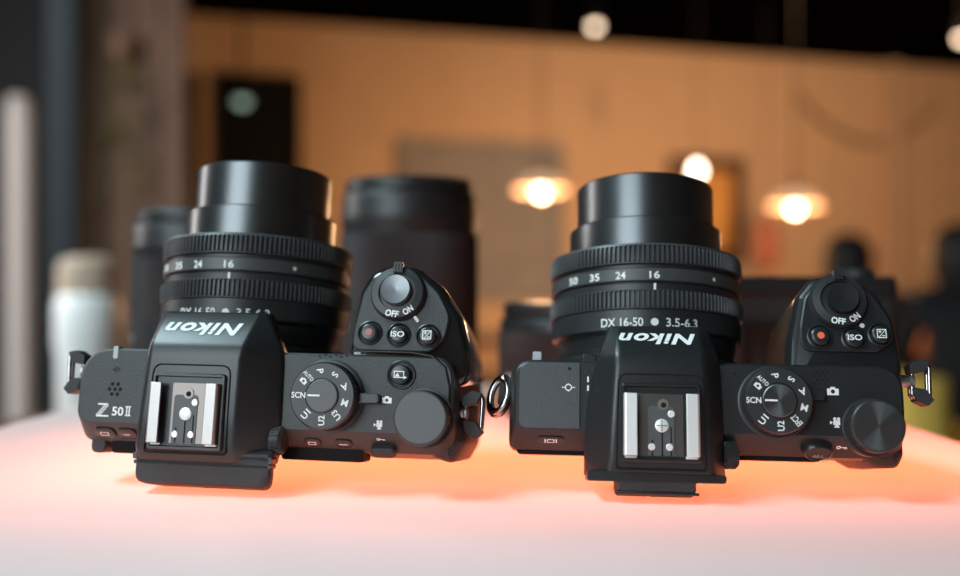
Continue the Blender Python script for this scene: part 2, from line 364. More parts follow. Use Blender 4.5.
    # lettering on the forward face, reads from the front
    if new: ya, za, yb_, zb_, cx = 35.6, 8.3, 45.4, 1.4, 1.7; lw, lh, sh = 26.4, 5.3, -.6
    else:   ya, za, yb_, zb_, cx = 35.6, 8.4, 44.0, 2.0, -.5; lw, lh, sh = 24.2, 5.0, .3
    dl = math.hypot(yb_-ya, zb_-za); dy, dz = (yb_-ya)/dl, (zb_-za)/dl; my, mz = (ya+yb_)/2, (za+zb_)/2; up = .16
    b = MB(); put_text(b, 'Nikon', lh, lambda u, v: (cx - u, my - (v-sh)*dy - dz*up, mz - (v-sh)*dz + dy*up), bold=.035, shear=.28, wid=lw, space=1.12)
    b.build('brand_lettering', M['white'], hump)
    # ---------- accessory shoe
    y0, y1 = 3.0, 22.2; hw = 11.5; zf = 9.9
    b = MB(); b.box(-hw, hw, y0, y1, zf-.9, zf-.35, 1); b.box(-4.9 if new else -6.9, 8.6 if new else 6.9, y0, y1, zf-.36, zf); sh_o = part(b, 'accessory_shoe', [M['shoebase'] if new else M['shoedark'], M['hole']], bevel=.12)  # black under-layer paints the shade beneath the rail lips
    for s in (-1, 1):
        xo, xi = s*hw, s*(hw-4.1)
        prof = [(xo, zf-.3), (xo, zf+2.5), (xo - s*.5, zf+3.0), (xi, zf+3.0), (xi, zf+2.3), (xo - s*1.3, zf+2.1), (xo - s*1.3, zf-.3)]
        if s > 0: prof = prof[::-1]
        b = MB(); b.loft([[(x, y, z) for x, z in prof] for y in (y0+.1, y0+.6, y1-.6, y1-.1)])
        b.box(min(xo, xi), max(xo, xi), y0-.7, y0+.2, zf-.4, zf+.4)
        b.build('shoe_rail', M['steel'] if new else M['railsteel'], sh_o, bevel=.2)
    b = MB(); q = rpoly([(-4.0, y0+.2), (4.0, y0+.2), (4.0, 18.4), (-4.0, 18.4)], [.2, .2, 1.2, 1.2], 4); b.loft([at3(q, zf-.1), at3(q, zf+.25)])
    b.build('contact_insulator', M['insul'], sh_o, bevel=.1)
    b = MB()
    for u in (-2.7, .3, 3.0): b.box(u-.22, u+.22, y0+.2, 8.0 + (2.6 if u == .3 else 0) + (4 if u == 3.0 else 0), zf+.2, zf+.32)
    b.build('contact_groove', M['hole'], sh_o)
    for (u, v, r) in ((.2, 12.4, 2.05), (3.1, 16.0, 1.1), (-2.9, 5.9, 1.1), (2.5, 5.9, 1.1)):
        b = MB(); b.lathe([(r, zf+.1), (r, zf+.45), (r*.8, zf+.62)], lambda x, y, h, u=u, v=v: (u+x, v+y, h), seg=24)
        if r > 2 and not new: b.box(u-.15, u+.15, v-1.7, v+1.7, zf+.6, zf+.66, 1); b.box(u-1.7, u+1.7, v-.15, v+.15, zf+.6, zf+.66, 1)
        b.build('contact_pin', [M['contact'], M['shoebase']], sh_o)
    b = MB(); b.lathe([(1.7, zf-.05), (1.7, zf+.35), (.9, zf+.35)], lambda x, y, h: (.7+x, 18.9+y, h), seg=24); b.lathe([(.85, zf+.3), (.85, zf+.4)], lambda x, y, h: (.8+x, 18.7+y, h), seg=16, mi=1)
    b.build('shoe_screw', [M['shoebase'], M['hole']], sh_o)
    # ---------- eyepiece
    if new:
        def ec(z, x0, x1, y_, yt, r=3.5): return at3(rpoly([(x0, y_), (x1, y_), (x1, yt), (x0, yt)], [r, r, 1, 1], 7), z)
        b = MB(); b.loft([ec(-22, -12, 17, -10.6, 2), ec(-17, -14, 19, -11.6, 2), ec(-6, -17.0, 24.6, -11.6, 2), ec(3, -17.4, 28.0, -10.5, 2), ec(6.2, -17.2, 28.4, -9.9, 1), ec(7.0, -16.6, 27.6, -9.2, .5)]); eye = part(b, 'eyecup', M['rubber'], ang=40)
        for k, (y_, yt, e) in enumerate(((-3.9, -2.6, 0), (-2.4, -.3, .5))):
            b = MB(); b.loft([at3(rpoly([(-17.6-e, y_), (28.3+e*.3, y_), (28.5+e*.3, yt), (-17.8-e, yt)], .5, 4), z) for z in (2, 6.4, 7.0)]); b.build('eyecup_flange', M['hump'], eye, bevel=.25)
        b = MB(); b.lathe([(5, -11.3), (5, -10.6)], axis_frame(4, 0, -7), seg=32)
    else:
        def ec(z, hb, y_, yt, r=1.2): return at3(rpoly([(-hb-1.1, y_), (hb-1.1, y_), (hb-1.1, yt), (-hb-1.1, yt)], [r, r, 1, 1], 5), z)
        b = MB(); b.loft([ec(-20, 11, -9.0, 2), ec(-14, 12.0, -9.3, 2), ec(-2, 12.2, -9.2, 2), ec(5, 12.0, -8.2, 1), ec(8.2, 11.7, -7.7, .5)]); eye = part(b, 'eyepiece', M['rubber'], bevel=.3)
        b = MB(); b.box(-13.8, 11.5, -8.5, -7.6, 1, 8.6); b.build('eyepiece_lip', M['hump'], eye, bevel=.25)
        b = MB(); b.loft([at3(rpoly([(-22.4, -4.8), (19.7, -4.6), (19.9, -2.2), (-22.6, -1.8)], .8, 4), z) for z in (-16, 7.6, 8.4)]); b.build('eyepiece_flange', M['hump'], eye, bevel=.4)
        b = MB(); b.lathe([(7, -9.7), (7, -9.0)], axis_frame(-1, .5, -8), seg=32)
    b.build('eyepiece_glass', M['glass'], eye)
    # diopter wheel on the right of the viewfinder
    cxw, cyw, czw, rw = (27.6, 5.0, -.3, 4.7) if new else (22.6, 4.4, -.6, 4.4)
    fx = lambda x, y, h: (cxw + h, cyw + x, czw + y)
    b = MB(); b.lathe([(rw-.9, -2.4), (rw, -1.6), (rw, 1.3), (rw-.9, 2.3), (rw*.45, 2.4)], fx, seg=160, rmod=lambda i: -.28 if (i//2) % 2 else 0)
    b.lathe([(2, -4.5), (2, -2)], fx, seg=20)
    part(b, 'diopter_wheel', M['dial'], ang=25)
    # ---------- mode dial
    mx, my_, rd, z_ = (43.6, 19.6, 10.7, 6.6) if new else (36.6, 21.2, 10.4, 6.6)
    fd = lambda x, y, h: (mx+x, my_+y, h)
    b = MB(); n = 160
    b.lathe([(rd+1.2, 0), (rd+1.2, .8), (rd+.7, 1.0), (rd+.7, 1.2)], fd, seg=64)
    b.lathe([(rd+.1, 1.0), (rd+.1, z_-1.4), (rd+.0, z_-1.2)], fd, seg=n, rmod=lambda i: -.28 if i % 2 else 0, closed=False)
    b.lathe([(rd-.1, z_-1.3), (rd, z_-.8), (rd-.5, z_), (5.6, z_), (5.5, z_-.5), (5.2, z_-.5)], fd, seg=64, closed=False)
    dial = part(b, 'mode_dial', M['dial'], ang=25)
    b = MB(); b.lathe([(5.2, z_-.6), (5.2, z_+.35), (4.9, z_+.6), (.01, z_+.6)], lambda x, y, h: (x, y, h), seg=64, closed=False)
    cap = b.build('dial_cap', M['dialtop'] if new else M['spun'], dial, (mx*.001, my_*.001, 0), ang=25)
    b = MB(); zz = z_ + .04
    items = [(180, 'SCN', 1.9, 4.6), (98, 'P', 2.2, None), (60, 'S', 2.2, None), (22, 'A', 2.2, None), (-15, 'M', 2.2, None), (-50, 'U3' if new else 'EFCT', 2.0, 3.2 if new else 3.7), (-88, 'U2', 2.1, 3.1), (-130, 'U1', 2.1, 3.0)]
    for a, s, h, wd in items:
        ar = R(a); rr = 7.75
        ux, uy = -math.cos(ar), -math.sin(ar); vx, vy = -uy, ux
        put_text(b, s, h, lambda u, v: (mx + rr*math.cos(ar) + u*ux + v*vx, my_ + rr*math.sin(ar) + u*uy + v*vy, zz), bold=.02, wid=wd)
    ar = R(137); ux, uy = -math.cos(ar), -math.sin(ar); vx, vy = -uy, ux
    g = lambda u, v: (mx + 7.7*math.cos(ar) + u*ux + v*vx, my_ + 7.7*math.sin(ar) + u*uy + v*vy, zz)
    ico_camera(b, lambda u, v: g(u, v-1.1), .62); put_text(b, 'AUTO', 1.3, lambda u, v: g(u, v+1.2), wid=4.2, bold=.02)
    b.build('dial_lettering', M['white'], dial, label='white mode letters around the dial face')
    b = MB(); rect(b, -4.5, -.6, -.28, .28, lambda u, v: (mx+u, my_+v, z_+.66)); b.build('dial_pointer', M['white'], dial)
    # photo / movie lever
    b = MB(); lx = mx + rd; dl_, le = (0, 6.6) if new else (2.6, 4.6)
    b.loft([at3(rpoly([(lx-.5, my_-1.9+dl_), (lx+le, my_-1.7+dl_), (lx+le, my_+1.2+dl_), (lx-.5, my_+1.4+dl_)], .8, 4), z) for z in (.0, 2.6, 3.0)])
    part(b, 'selector_lever', M['hump'], bevel=.3)
    b = MB()
    if new: ico_camera(b, lambda u, v: (63.0+u, 19.0+v, .06), .82); ico_movie(b, lambda u, v: (60.8+u, 11.2+v, .06), .9)
    else:   ico_camera(b, lambda u, v: (54.7+u, 25.0+v, .06), .95); ico_movie(b, lambda u, v: (55.3+u, 15.4+v, .06), 1.0)
    part(b, 'plate_symbols', M['white'])
    # ---------- rear command dial
    cx_, cy_, rc, zc = (75.6, 13.7, 8.6, 7.0) if new else (66.0, 14.1, 8.15, 7.0)
    fc = lambda x, y, h: (cx_+x, cy_+y, h)
    b = MB(); b.lathe([(rc+.9, -4), (rc+.9, .2), (rc+.5, .3), (rc+.2, .3), (rc+.2, .2)], fc, seg=64)
    b.lathe([(rc+.1, .2), (rc+.1, zc-1.0), (rc-.1, zc-.8)], fc, seg=150, rmod=lambda i: -.35 if i % 2 else 0, closed=False)
    b.lathe([(rc-.2, zc-.9), (rc, zc-.5), (rc-.4, zc-.05), (rc-.8, zc)], fc, seg=64, closed=False)
    cd = part(b, 'command_dial', M['dial'], ang=25)
    b = MB(); b.lathe([(rc-.7, zc-.3), (rc-.8, zc), (.01, zc)], seg=64, closed=False); b.build('dial_cap', M['dialtop'] if new else M['spun'], cd, (cx_*.001, cy_*.001, 0), ang=25)
    # ---------- release panel controls (tilted with the panel)
    def onp(cx, cy, lift=0):
        s = -.13
        nrm = Vector((0, -s, 1)).normalized(); ty = Vector((0, 1, s)).normalized(); z0 = -2.4 + (cy-36)*s + .1 if new else -2.6 + (cy-36)*s + .1
        def fn(u, v, h=0): p = Vector((cx, cy, z0)) + Vector((1,0,0))*u + ty*v + nrm*(h+lift); return tuple(p)
        return fn
    if new: SB, PW, REC, ISO, EVB = (63.7, 54.5), (64.0, 54.0), (55.5, 40.7), (65.1, 40.2), (74.8, 40.1)
    else:   SB, PW, REC, ISO, EVB = (59.7, 55.2), (58.9, 54.9), (52.3, 43.0), (62.9, 42.5), (71.3, 43.9)
    fn = onp(*PW); b = MB(); b.lathe([(9.2, -3), (9.2, .8), (8.5, 2.1), (6.2, 2.6), (6.1, 1.6)], fn, seg=64)
    q = [(-1.6, 6.6), (1.6, 6.6), (1.4, 9.9), (-1.4, 9.9)]
    b.loft([[fn(u, v, h) for u, v in q] for h in (1.0, 3.4)])
    for u in (-1.0, 0, 1.0): b.box(0, 0, 0, 0, 0, 0) if False else b.loft([[fn(u-.2, 7.2, h), fn(u+.2, 7.2, h), fn(u+.2, 9.6, h), fn(u-.2, 9.6, h)] for h in (3.3, 3.8)])
    pw = part(b, 'power_switch', M['dial'], ang=30)
    b = MB(); ft = onp(*PW)
    for s, a in (('OFF', -98), ('ON', -56)):
        ar = R(a); rr = 7.4
        c, sn = math.cos(ar), math.sin(ar); tx, ty_ = -sn, c
        put_text(b, s, 2.2, lambda u, v: ft(rr*c + u*tx - v*c, rr*sn + u*ty_ - v*sn, 2.62), bold=.035, wid=4.5 if s == 'OFF' else 3.5)
    b.build('switch_lettering', M['white'], pw, label='white OFF ON lettering')
    b = MB(); b.lathe([(5.1, 1), (5.1, 3.4), (4.8, 4.2), (3.5, 4.0), (.01, 3.7)], onp(*SB), seg=48, closed=False); part(b, 'shutter_button', M['shutter'] if new else M['button'], ang=50)
    def button(pos, r, nm, lab, sym):
        fn = onp(*pos); b = MB(); b.lathe([(r+1.1, -.5), (r+1.1, .35), (r+.7, .5), (r+.35, .1), (r+.3, -.4)], fn, seg=40)
        b.lathe([(r, -.5), (r, 1.0), (r-.4, 1.4), (r-.9, 1.5), (.01, 1.55)], fn, seg=40, closed=False)
        o = part(b, nm, M['button'], ang=40, label=lab)
        b = MB(); sym(b, lambda u, v: fn(u, v, 1.62)); return o, b
    o, b = button(REC, 3.0, 'record_button', 'round button with a red dot', lambda b, f: disc(b, 0, 0, 1.15, f)); b.build('button_mark', M['pinkred'] if new else M['red'], o)
    o, b = button(ISO, 2.9, 'iso_button', 'round ISO button', lambda b, f: put_text(b, 'ISO', 1.9, f, wid=4.5, bold=.02)); b.build('button_mark', M['white'], o)
    o, b = button(EVB, 2.9, 'exposure_button', 'round exposure compensation button', lambda b, f: ico_ev(b, f, 1.0)); b.build('button_mark', M['white'], o)
    fn = onp(70.6, 45.6, .12) if new else onp(65.9, 46.9, .12)
    b = MB()
    if new:
        poly(b, [(x*math.cos(R(-52)) - y*math.sin(R(-52)), x*math.sin(R(-52)) + y*math.cos(R(-52))) for x, y in rpoly([(-1.2,-.5),(1.2,-.5),(1.2,.5),(-1.2,.5)], .4, 4)], lambda u, v: fn(u, v))
    else: disc(b, 0, 0, .8, lambda u, v: fn(u, v))
    part(b, 'switch_index', M['white'])
    # ---------- top plate details per body
    def hole_discs(pts, r, z=.05):
        b = MB()
        for x, y in pts: disc(b, x, y, r, flat(0, 0, z), n=12)
        return b
    if new:
        bx, by = 67.4, 27.2
        b = MB(); b.lathe([(4.7, -.1), (4.7, .35), (4.4, .5), (3.7, .3), (3.6, .1)], lambda x, y, h: (bx+x, by+y, h), seg=40); b.lathe([(3.3, 0), (3.3, 1.5), (2.9, 2.1), (2.0, 2.3), (.01, 2.35)], lambda x, y, h: (bx+x, by+y, h), seg=40, closed=False)
        o = part(b, 'picture_button', M['button'], ang=40, label='round button with a picture frame symbol')
        b = MB(); f2 = lambda u, v: (bx+u, by+v, 2.42); frame_rect(b, -2.0, 1.4, -1.1, 1.1, .3, f2); poly(b, [(-1.6,-.7),(-.8,.5),(0,-.7)], f2); poly(b, [(1.2,-.4),(2.5,-.9),(1.2,-1.5)], f2); b.build('button_mark', M['white'], o)
        hx, hy = -30.3, 19.7
        part(hole_discs([(hx, hy)] + [(hx+1.95*math.cos(R(60*i)), hy+1.95*math.sin(R(60*i))) for i in range(6)], .66), 'speaker_holes', M['hole'])
        b = MB(); f2 = lambda u, v: (-30.2+u, 26.2+v, .05); ringd(b, 0, 0, .65, .9, f2); rect(b, -1.8, 1.8, -.1, .1, f2); part(b, 'focal_plane_mark', M['hole'])
        b = MB(); f2 = lambda u, v: (-33.7+u*.88, 12.7+v*.88, .05)
        # stylised letter with doubled diagonal
        rect(b, -2.4, 1.6, 1.9, 2.5, f2); rect(b, -2.8, 2.2, -2.5, -1.9, f2)
        for d in (0, .75, 1.5): poly(b, [(-3.0+d, -1.95), (-2.6+d, -1.95), (.6+d, 1.95), (.2+d, 1.95)], f2)
        put_text(b, '50', 3.4, lambda u, v: f2(u+5.8, v-.3), wid=4.6, bold=.02)
        for u in (9.2, 10.2): rect(b, u, u+.5, -1.6, 1.3, f2)
        rect(b, 8.8, 11.1, -2.0, -1.6, f2); rect(b, 8.8, 11.1, 1.3, 1.7, f2)
        part(b, 'model_lettering', M['white'], label='white model lettering at the left end of the plate')
        b = MB(); poly(b, rpoly([(-32.0, 29.9), (-30.4, 29.9), (-30.4, 33.3), (-32.0, 33.3)], [.7, .7, .2, .2], 4), flat(0, 0, .05)); b.box(-32.0, -30.4, 33.2, 34.1, -3, .05); part(b, 'focus_tab', M['led'])
        part(hole_discs([(40+1.8*k, 32.4 + (k % 2)*.5) for k in range(6)], .35), 'front_microphone', M['hole'])
    else:
        # separate lid plate at the left end, mark and monitor symbol
        q = rpoly([(-44.2, 11.3), (-24.6, 11.3), (-24.6, 32.6), (-44.2, 32.6)], [3, .3, .3, 4.2], 7)
        b = MB(); b.loft([at3(q, -.2), at3(q, .25), at3(inset(q, .3), .45)]); part(b, 'flash_lid', M['lid'], ang=30)
        b = MB(); f2 = lambda u, v: (-28.4+u, 24.5+v, .5); ringd(b, 0, 0, .8, 1.15, f2); rect(b, -2.1, -1.1, -.14, .14, f2); rect(b, 1.1, 2.1, -.14, .14, f2); rect(b, -.12, .12, -1.4, -1.0, f2); rect(b, -.12, .12, 1.0, 1.4, f2); part(b, 'focal_plane_mark', M['white'])
        part(hole_discs([(-28.1, 30.6)], .5, .5), 'microphone_hole', M['hole'])
        part(hole_discs([(24.3, 30.0)], .5), 'microphone_hole', M['hole'])
        part(hole_discs([(49.3+1.6*i+.8*(j % 2), 27.4+1.25*j) for j in range(4) for i in range(3)], .42), 'speaker_holes', M['hole'])
        b = MB(); b.loft([at3(rpoly([(-40.2, 33.2), (-37.4, 33.2), (-37.4, 36.4), (-40.2, 36.4)], .5, 3), z) for z in (-8, -3)]); part(b, 'focus_tab', M['led'])
        b = MB()
        for yy in (24.2, 27): rect(b, -.4, .4, -.9, .9, lambda u, v, yy=yy: (-22.2 + u*.7, yy+v, 2.6))
        part(b, 'side_marks', M['white'])
        b = MB(); b.box(-24, -19.4, 32.5, 35.5, -6, -.3); part(b, 'mount_shoulder', M['hump'], bevel=.4)
    # ---------- controls on the rear chamfer
    (ya, za), (yb2, zb2) = ((yr-.3, -.7), (yk, -6.4)); L = math.hypot(yb2-ya, zb2-za); cy2, cz2 = (yb2-ya)/L, (zb2-za)/L
    def chf(x, s=.5):
        yy, z1 = ya+(yb2-ya)*s, za+(zb2-za)*s
        return lambda u, v, h=0: (x+u, yy - v*cy2 + h*cz2, z1 - v*cz2 - h*cy2)
    def pill(x, s, wd, ht, nm, m, hh=.6, sym=None, lab=None):
        f2 = chf(x, s); q = rpoly([(-wd/2, -ht/2), (wd/2, -ht/2), (wd/2, ht/2), (-wd/2, ht/2)], ht*.5, 8)
        b = MB(); b.loft([[f2(u, v, -.4) for u, v in inset(q, -.45)], [f2(u, v, .12) for u, v in inset(q, -.45)], [f2(u, v, .05) for u, v in inset(q, -.1)], [f2(u, v, -.3) for u, v in inset(q, -.05)]], cap=False)
        b.loft([[f2(u, v, -.3) for u, v in q], [f2(u, v, hh*.7) for u, v in q], [f2(u, v, hh) for u, v in inset(q, .4)]])
        o = part(b, nm, m, ang=40, label=lab)
        if sym:
            b = MB(); sym(b, lambda u, v: f2(u, v, hh+.06)); b.build('button_mark', M['white'], o)
    if new:
        pill(38.1, .52, 5.4, 3.4, 'rear_button', M['button'], sym=lambda b, f: frame_rect(b, -1.3, 1.3, -.7, .7, .25, f))
        pill(48.6, .52, 5.4, 3.4, 'rear_button', M['button'], sym=lambda b, f: rect(b, -1.4, 1.4, -.15, .15, f))
        pill(-33.9, .42, 7.0, 4.6, 'rear_button', M['button'], .8, sym=lambda b, f: frame_rect(b, -1.5, 1.5, -.8, .8, .25, f))
        pill(-26.0, .42, 6.4, 4.4, 'rear_button', M['button'], .8, sym=lambda b, f: rect(b, -1.2, 1.2, -.15, .15, f))
        f2 = chf(61.9, .72); b = MB(); b.loft([[f2(u, v, h) for u, v in inset(rpoly([(-4.2, -2.0), (4.2, -2.0), (4.2, 2.2), (-4.2, 2.2)], 2.0, 6), e)] for h, e in ((-.5, 0), (2.2, 0), (2.9, .6))]); part(b, 'movie_button', M['rubber'], ang=40)
        b = MB(); f2 = chf(61.3, .2); ico_key(b, lambda u, v: f2(u, v, .1), .8)
    else:
        pill(-33.9, .42, 8.4, 3.1, 'monitor_button', M['button'], .5, sym=lambda b, f: (frame_rect(b, -1.2, 1.2, -.75, .75, .3, f), rect(b, -2.0, -1.6, -.8, .8, f), rect(b, 1.6, 2.0, -.8, .8, f)), lab='rounded button with a white monitor symbol')
        f2 = chf(49.9, .46); b = MB(); fc2 = lambda x, y, h: f2(x, y, h); b.lathe([(5.2, -1.2), (5.0, .5), (4.4, 2.6), (3.8, 3.0), (3.5, 2.6)], lambda x, y, h: f2(x, y*.72, h), seg=40); o = part(b, 'lock_button', M['button'], ang=40)
        b = MB(); put_text(b, 'AE-L', 1.2, lambda u, v: f2(u, v-.9, 3.08), wid=3.6); b.build('button_mark', M['grey'], o)
        f2 = chf(57.6, .42); b = MB(); ico_key(b, lambda u, v: f2(u, v, .08), .95)
    part(b, 'key_symbol', M['white'])
    # ---------- strap lugs
    def lug(side, x, y, z, kind_, pl=6.2):
        b = MB(); s = side
        b.lathe([(3.6, 0), (3.4, 1.0), (2.2, 1.4), (2.0, pl-1.2), (2.6, pl-.8), (2.6, pl)], lambda p, q, h: (x + s*h, y + p, z + q), seg=28)
        o = part(b, 'strap_lug', M['steel'], ang=35)
        cx0 = x + s*(pl+1.2)
        if kind_ == 'guard':   # square ring with black guards above and below
            q = rpoly([(-2.0, -4.8), (3.4, -6.4), (3.8, 6.0), (-1.6, 4.6)], [1.2, 1.6, 1.6, 1.2], 6)
            for dz in (-1.0, 1.0):
                b = MB(); b.tube([(cx0 + s*u, y + v, z + dz) for u, v in q], .7, 10, loop=True); b.build('split_ring', M['chrome'], o, ang=60)
            for pp_ in ([(-2.6, 2.2), (2.0, 3.0), (3.6, 6.6), (.4, 7.2), (-2.8, 5.2)], [(-2.4, -2.0), (1.8, -2.6), (4.2, -6.0), (2.2, -8.0), (-1.2, -6.4)]):
                if s < 0: pp_ = pp_[::-1]
                qq = rpoly([(cx0 + s*u, y + v) for u, v in pp_], .6, 4)
                b = MB(); b.loft([at3(qq, z-2.6), at3(qq, z+3.0)]); b.build('ring_guard', M['rubber'], o, bevel=.5)
        else:                  # curled oval ring, turned
            for dz, rr, sc_ in ((-1.2, 1.15, 1.0), (1.4, 1.2, .86)):
                P = []
                for i in range(28):
                    a = 2*math.pi*i/28; u, v = 3.2*sc_*math.cos(a), 6.4*sc_*math.sin(a); c, sn = math.cos(-.22), math.sin(-.22)
                    P.append((cx0 + s*1.0 + u*c - v*sn, y - 1.5 + u*sn + v*c, z + dz + u*.5))
                b = MB(); b.tube(P, rr, 10, loop=True); b.build('split_ring', M['chrome'], o, ang=60)
            b = MB(); b.loft([at3(rpoly([(cx0-1.6, y-4.5), (cx0+1.8, y-5), (cx0+2.6, y+3.6), (cx0-.8, y+4)], 1, 4), zz) for zz in (z-2, z+1.6)]); b.build('ring_guard', M['rubber'], o, bevel=.5)
    if new:
        lug(1, xr-1.2, 15.8, -9, 'guard', 5.4); lug(-1, xl-.6, 25.6, -9, 'guard', 4.4)
    else:
        lug(1, xr+1.6, 29.6, -9, 'guard', 5.4); lug(-1, xl-.6, 23.6, -9, 'oval', 3.2)
    # ---------- lens
    za_ = -43.1; fa = axis_frame(0, 0, za_)
    b = MB(); b.lathe([(29, 39), (31.5, 40), (32.5, 44), (34.3, 45.4), (34.3, 52.2), (33.9, 52.6), (33.9, 59.0), (34.0, 61.2), (33.4, 61.6), (33.4, 67.8), (34.0, 68.2), (30, 75)], fa, seg=128)
    lens = part(b, 'lens', M['band'], ang=25)
    kn = 132
    def ring(y0, y1, nm, front):
        b = MB(); rm = lambda i: (0 if i % 4 in (0, 1) else -1.0)
        r_ = 35.1
        b.lathe([(r_-1.6, y0), (r_-.3, y0+.25), (r_-.3, y0+.5)], fa, seg=kn*4, closed=False)
        b.lathe([(r_-.3, y0+.5), (r_, y0+.8), (r_, y1-(1.6 if front else .8)), (r_-.3, y1-(1.1 if front else .5))], fa, seg=kn*4, rmod=rm, closed=False)
        b.lathe([(r_-.3, y1-(1.1 if front else .5)), (r_-.6, y1-.3), (r_-1.6, y1), (r_-7, y1+.1)], fa, seg=kn*4, closed=False)
        b.build(nm, M['knurl'], lens, ang=40)
    ring(52.4, 59.2, 'control_ring', False); ring(68.0, 75.4, 'zoom_ring', True)
    b = MB(); b.lathe([(34.0, 61.9), (34.7, 62.2), (34.7, 66.2), (34.0, 66.6)], fa, seg=128, closed=False); b.build('scale_band', M['knurl'], lens)
    b = MB(); b.lathe([(27.9, 74.9), (27.9, 86.4), (27.4, 86.9), (25.3, 87.0)], fa, seg=128, closed=False); b.build('inner_barrel', M['barrel'], lens, ang=30)
    b = MB(); b.lathe([(25.4, 85), (25.4, 103.0), (24.9, 103.6), (23.4, 103.7), (22.4, 102.6), (15, 101.2)], fa, seg=128, closed=False); b.build('front_barrel', M['barrel'], lens, ang=30)
    b = MB(); b.lathe([(15.2, 101.0), (12, 102.2), (7, 103), (.01, 103.3)], fa, seg=64, closed=False); b.build('front_glass', M['glass'], lens)
    def cyl(a0, yc, r):
        def fn(u, v): a = R(a0) + u/r; return (r*math.sin(a), yc+v, za_ + r*math.cos(a))
        return fn
    lean = 10.5 if new else 0
    b = MB(); A = (.4, -18.5, -34.5, -50.5, 37.2) if not new else (4.5, -15, -31, -48, 42)
    for s, a in zip(('16', '24', '35', '50'), A): put_text(b, s, 2.6, cyl(a, 64.0, 34.82), wid=3.5 if a > -25 else (4.0 if a > -45 else 4.6), bold=.02)
    disc(b, 0, 0, .65, cyl(A[4], 64.0, 34.82))
    ck = cyl(A[0]+.2, 60.1, 34.15); rect(b, -.4, .4, -1.1, 1.1, ck)
    ct = cyl(A[0]+.2, 47.3 if new else 47.9, 34.5)
    put_text(b, 'DX 16-50', 3.0, lambda u, v: ct(u-11.3, v), wid=14.6, bold=.012); disc(b, -.2, 0, 1.3, lambda u, v: ct(u, v)); put_text(b, '3.5-6.3', 3.0, lambda u, v: ct(u+9.2, v), wid=11.2, bold=.012)
    b.build('scale_lettering', M['white'], lens, label='white focal length numbers and lens lettering')
    return root

device('R', 'camera', 'right-hand black camera lying on its back, with small square eyepiece and spun-metal dial tops', ((56.15, 297.7, -56.5), R(11.49), R(-4.89), R(.72)))
device('L', 'camera', 'left-hand black camera lying on its back, thick rubber eyecup, matte dial tops', ((-92.7, 308.0, -53.7), R(8.33), R(-8.61), R(.83)))

# ------------------------------------------------------------------ black lenses and a body standing behind
def tall_lens(label, X, Y, r, h, cap):
    t = thing('camera_lens', label, 'lens', (X, Y, TABLE_Z))
    b = MB()
    if cap: b.lathe([(r*.9, 0), (r*.94, 3), (r*.97, 12), (r, 16), (r, h*.45), (r*.99, h*.46), (r*.99, h*.8), (r, h*.81), (r, h-19), (r*.97, h-14)], seg=72); b.build('barrel', M['stone'], t, ang=30)
    else: b.lathe([(r*.9, 0), (r, 5), (r, h-28), (r*.98, h-24)], seg=72); b.build('barrel', M['stone'], t, ang=30)
    b = MB(); k = 120
    b.lathe([(r*1.0, h*.2), (r*1.005, h*.22), (r*1.005, h*.74), (r, h*.76)], seg=k*2, rmod=lambda i: -.5 if i % 2 else .2, closed=False); b.build('focus_ring', M['rubber'], t, ang=50)
    b = MB(); b.lathe([(r*.985, h-19), (r*.985, h-10), (r*.96, h-8)], seg=72); b.build('front_ring', M['stone'], t, ang=30)
    b = MB(); b.lathe([(r*.9, h-8.5), (r*.94, h-6.5), (r*.94, h-1.5), (r*.90, h), (r*.3, h)], seg=72); b.build('lens_cap', M['stone'], t, ang=30)
    b = MB(); disc(b, 0, 0, 1.8, lambda u, v: ((r+.35)*math.sin(R(-62)+u/r), -(r+.35)*math.cos(R(-62)+u/r), h*.36+v)); b.build('index_dot', M['white'], t, label='white index dot')
    return t
tall_lens('tall black lens standing upright behind the left camera, beside its hand grip', -.0395, .530, 38.0, 125.5, True)
tall_lens('shorter black lens standing upright at the left, half hidden behind the left camera lens', -.155, .525, 36.5, 108, True)
tall_lens('low capped black lens standing between the two cameras, beside the right camera lens', .0480, .492, 38, 58.5, False)
t = thing('camera', 'low black camera standing upright in the shade behind the right camera lens', 'camera', (.154, .462, TABLE_Z))
q = rpoly([(-46, -15), (46, -15), (46, 15), (-46, 15)], 6, 6)
b = MB(); b.loft([at3(inset(q, 1.5), 0), at3(q, 1.5), at3(q, 60), at3(inset(q, .5), 61)]); b.build('body', M['grip'], t, ang=30)
b = MB(); b.loft([at3(inset(q, .5), 60), at3(inset(q, .3), 61), at3(inset(q, .6), 69), at3(inset(q, 2), 71.5)]); b.build('top_plate', M['hump'], t, ang=30)
b = MB(); b.lathe([(9, 71), (9, 74.5), (8, 75)], lambda x, y, h: (30+x, y, h), seg=40); b.build('mode_dial', M['dial'], t)
b = MB(); b.loft([at3(inset(rpoly([(-30, -17), (24, -17), (24, -14), (-30, -14)], .8, 4), 0), z) for z in (8, 50)]); b.build('rear_screen', M['gloss'], t, bevel=.5)

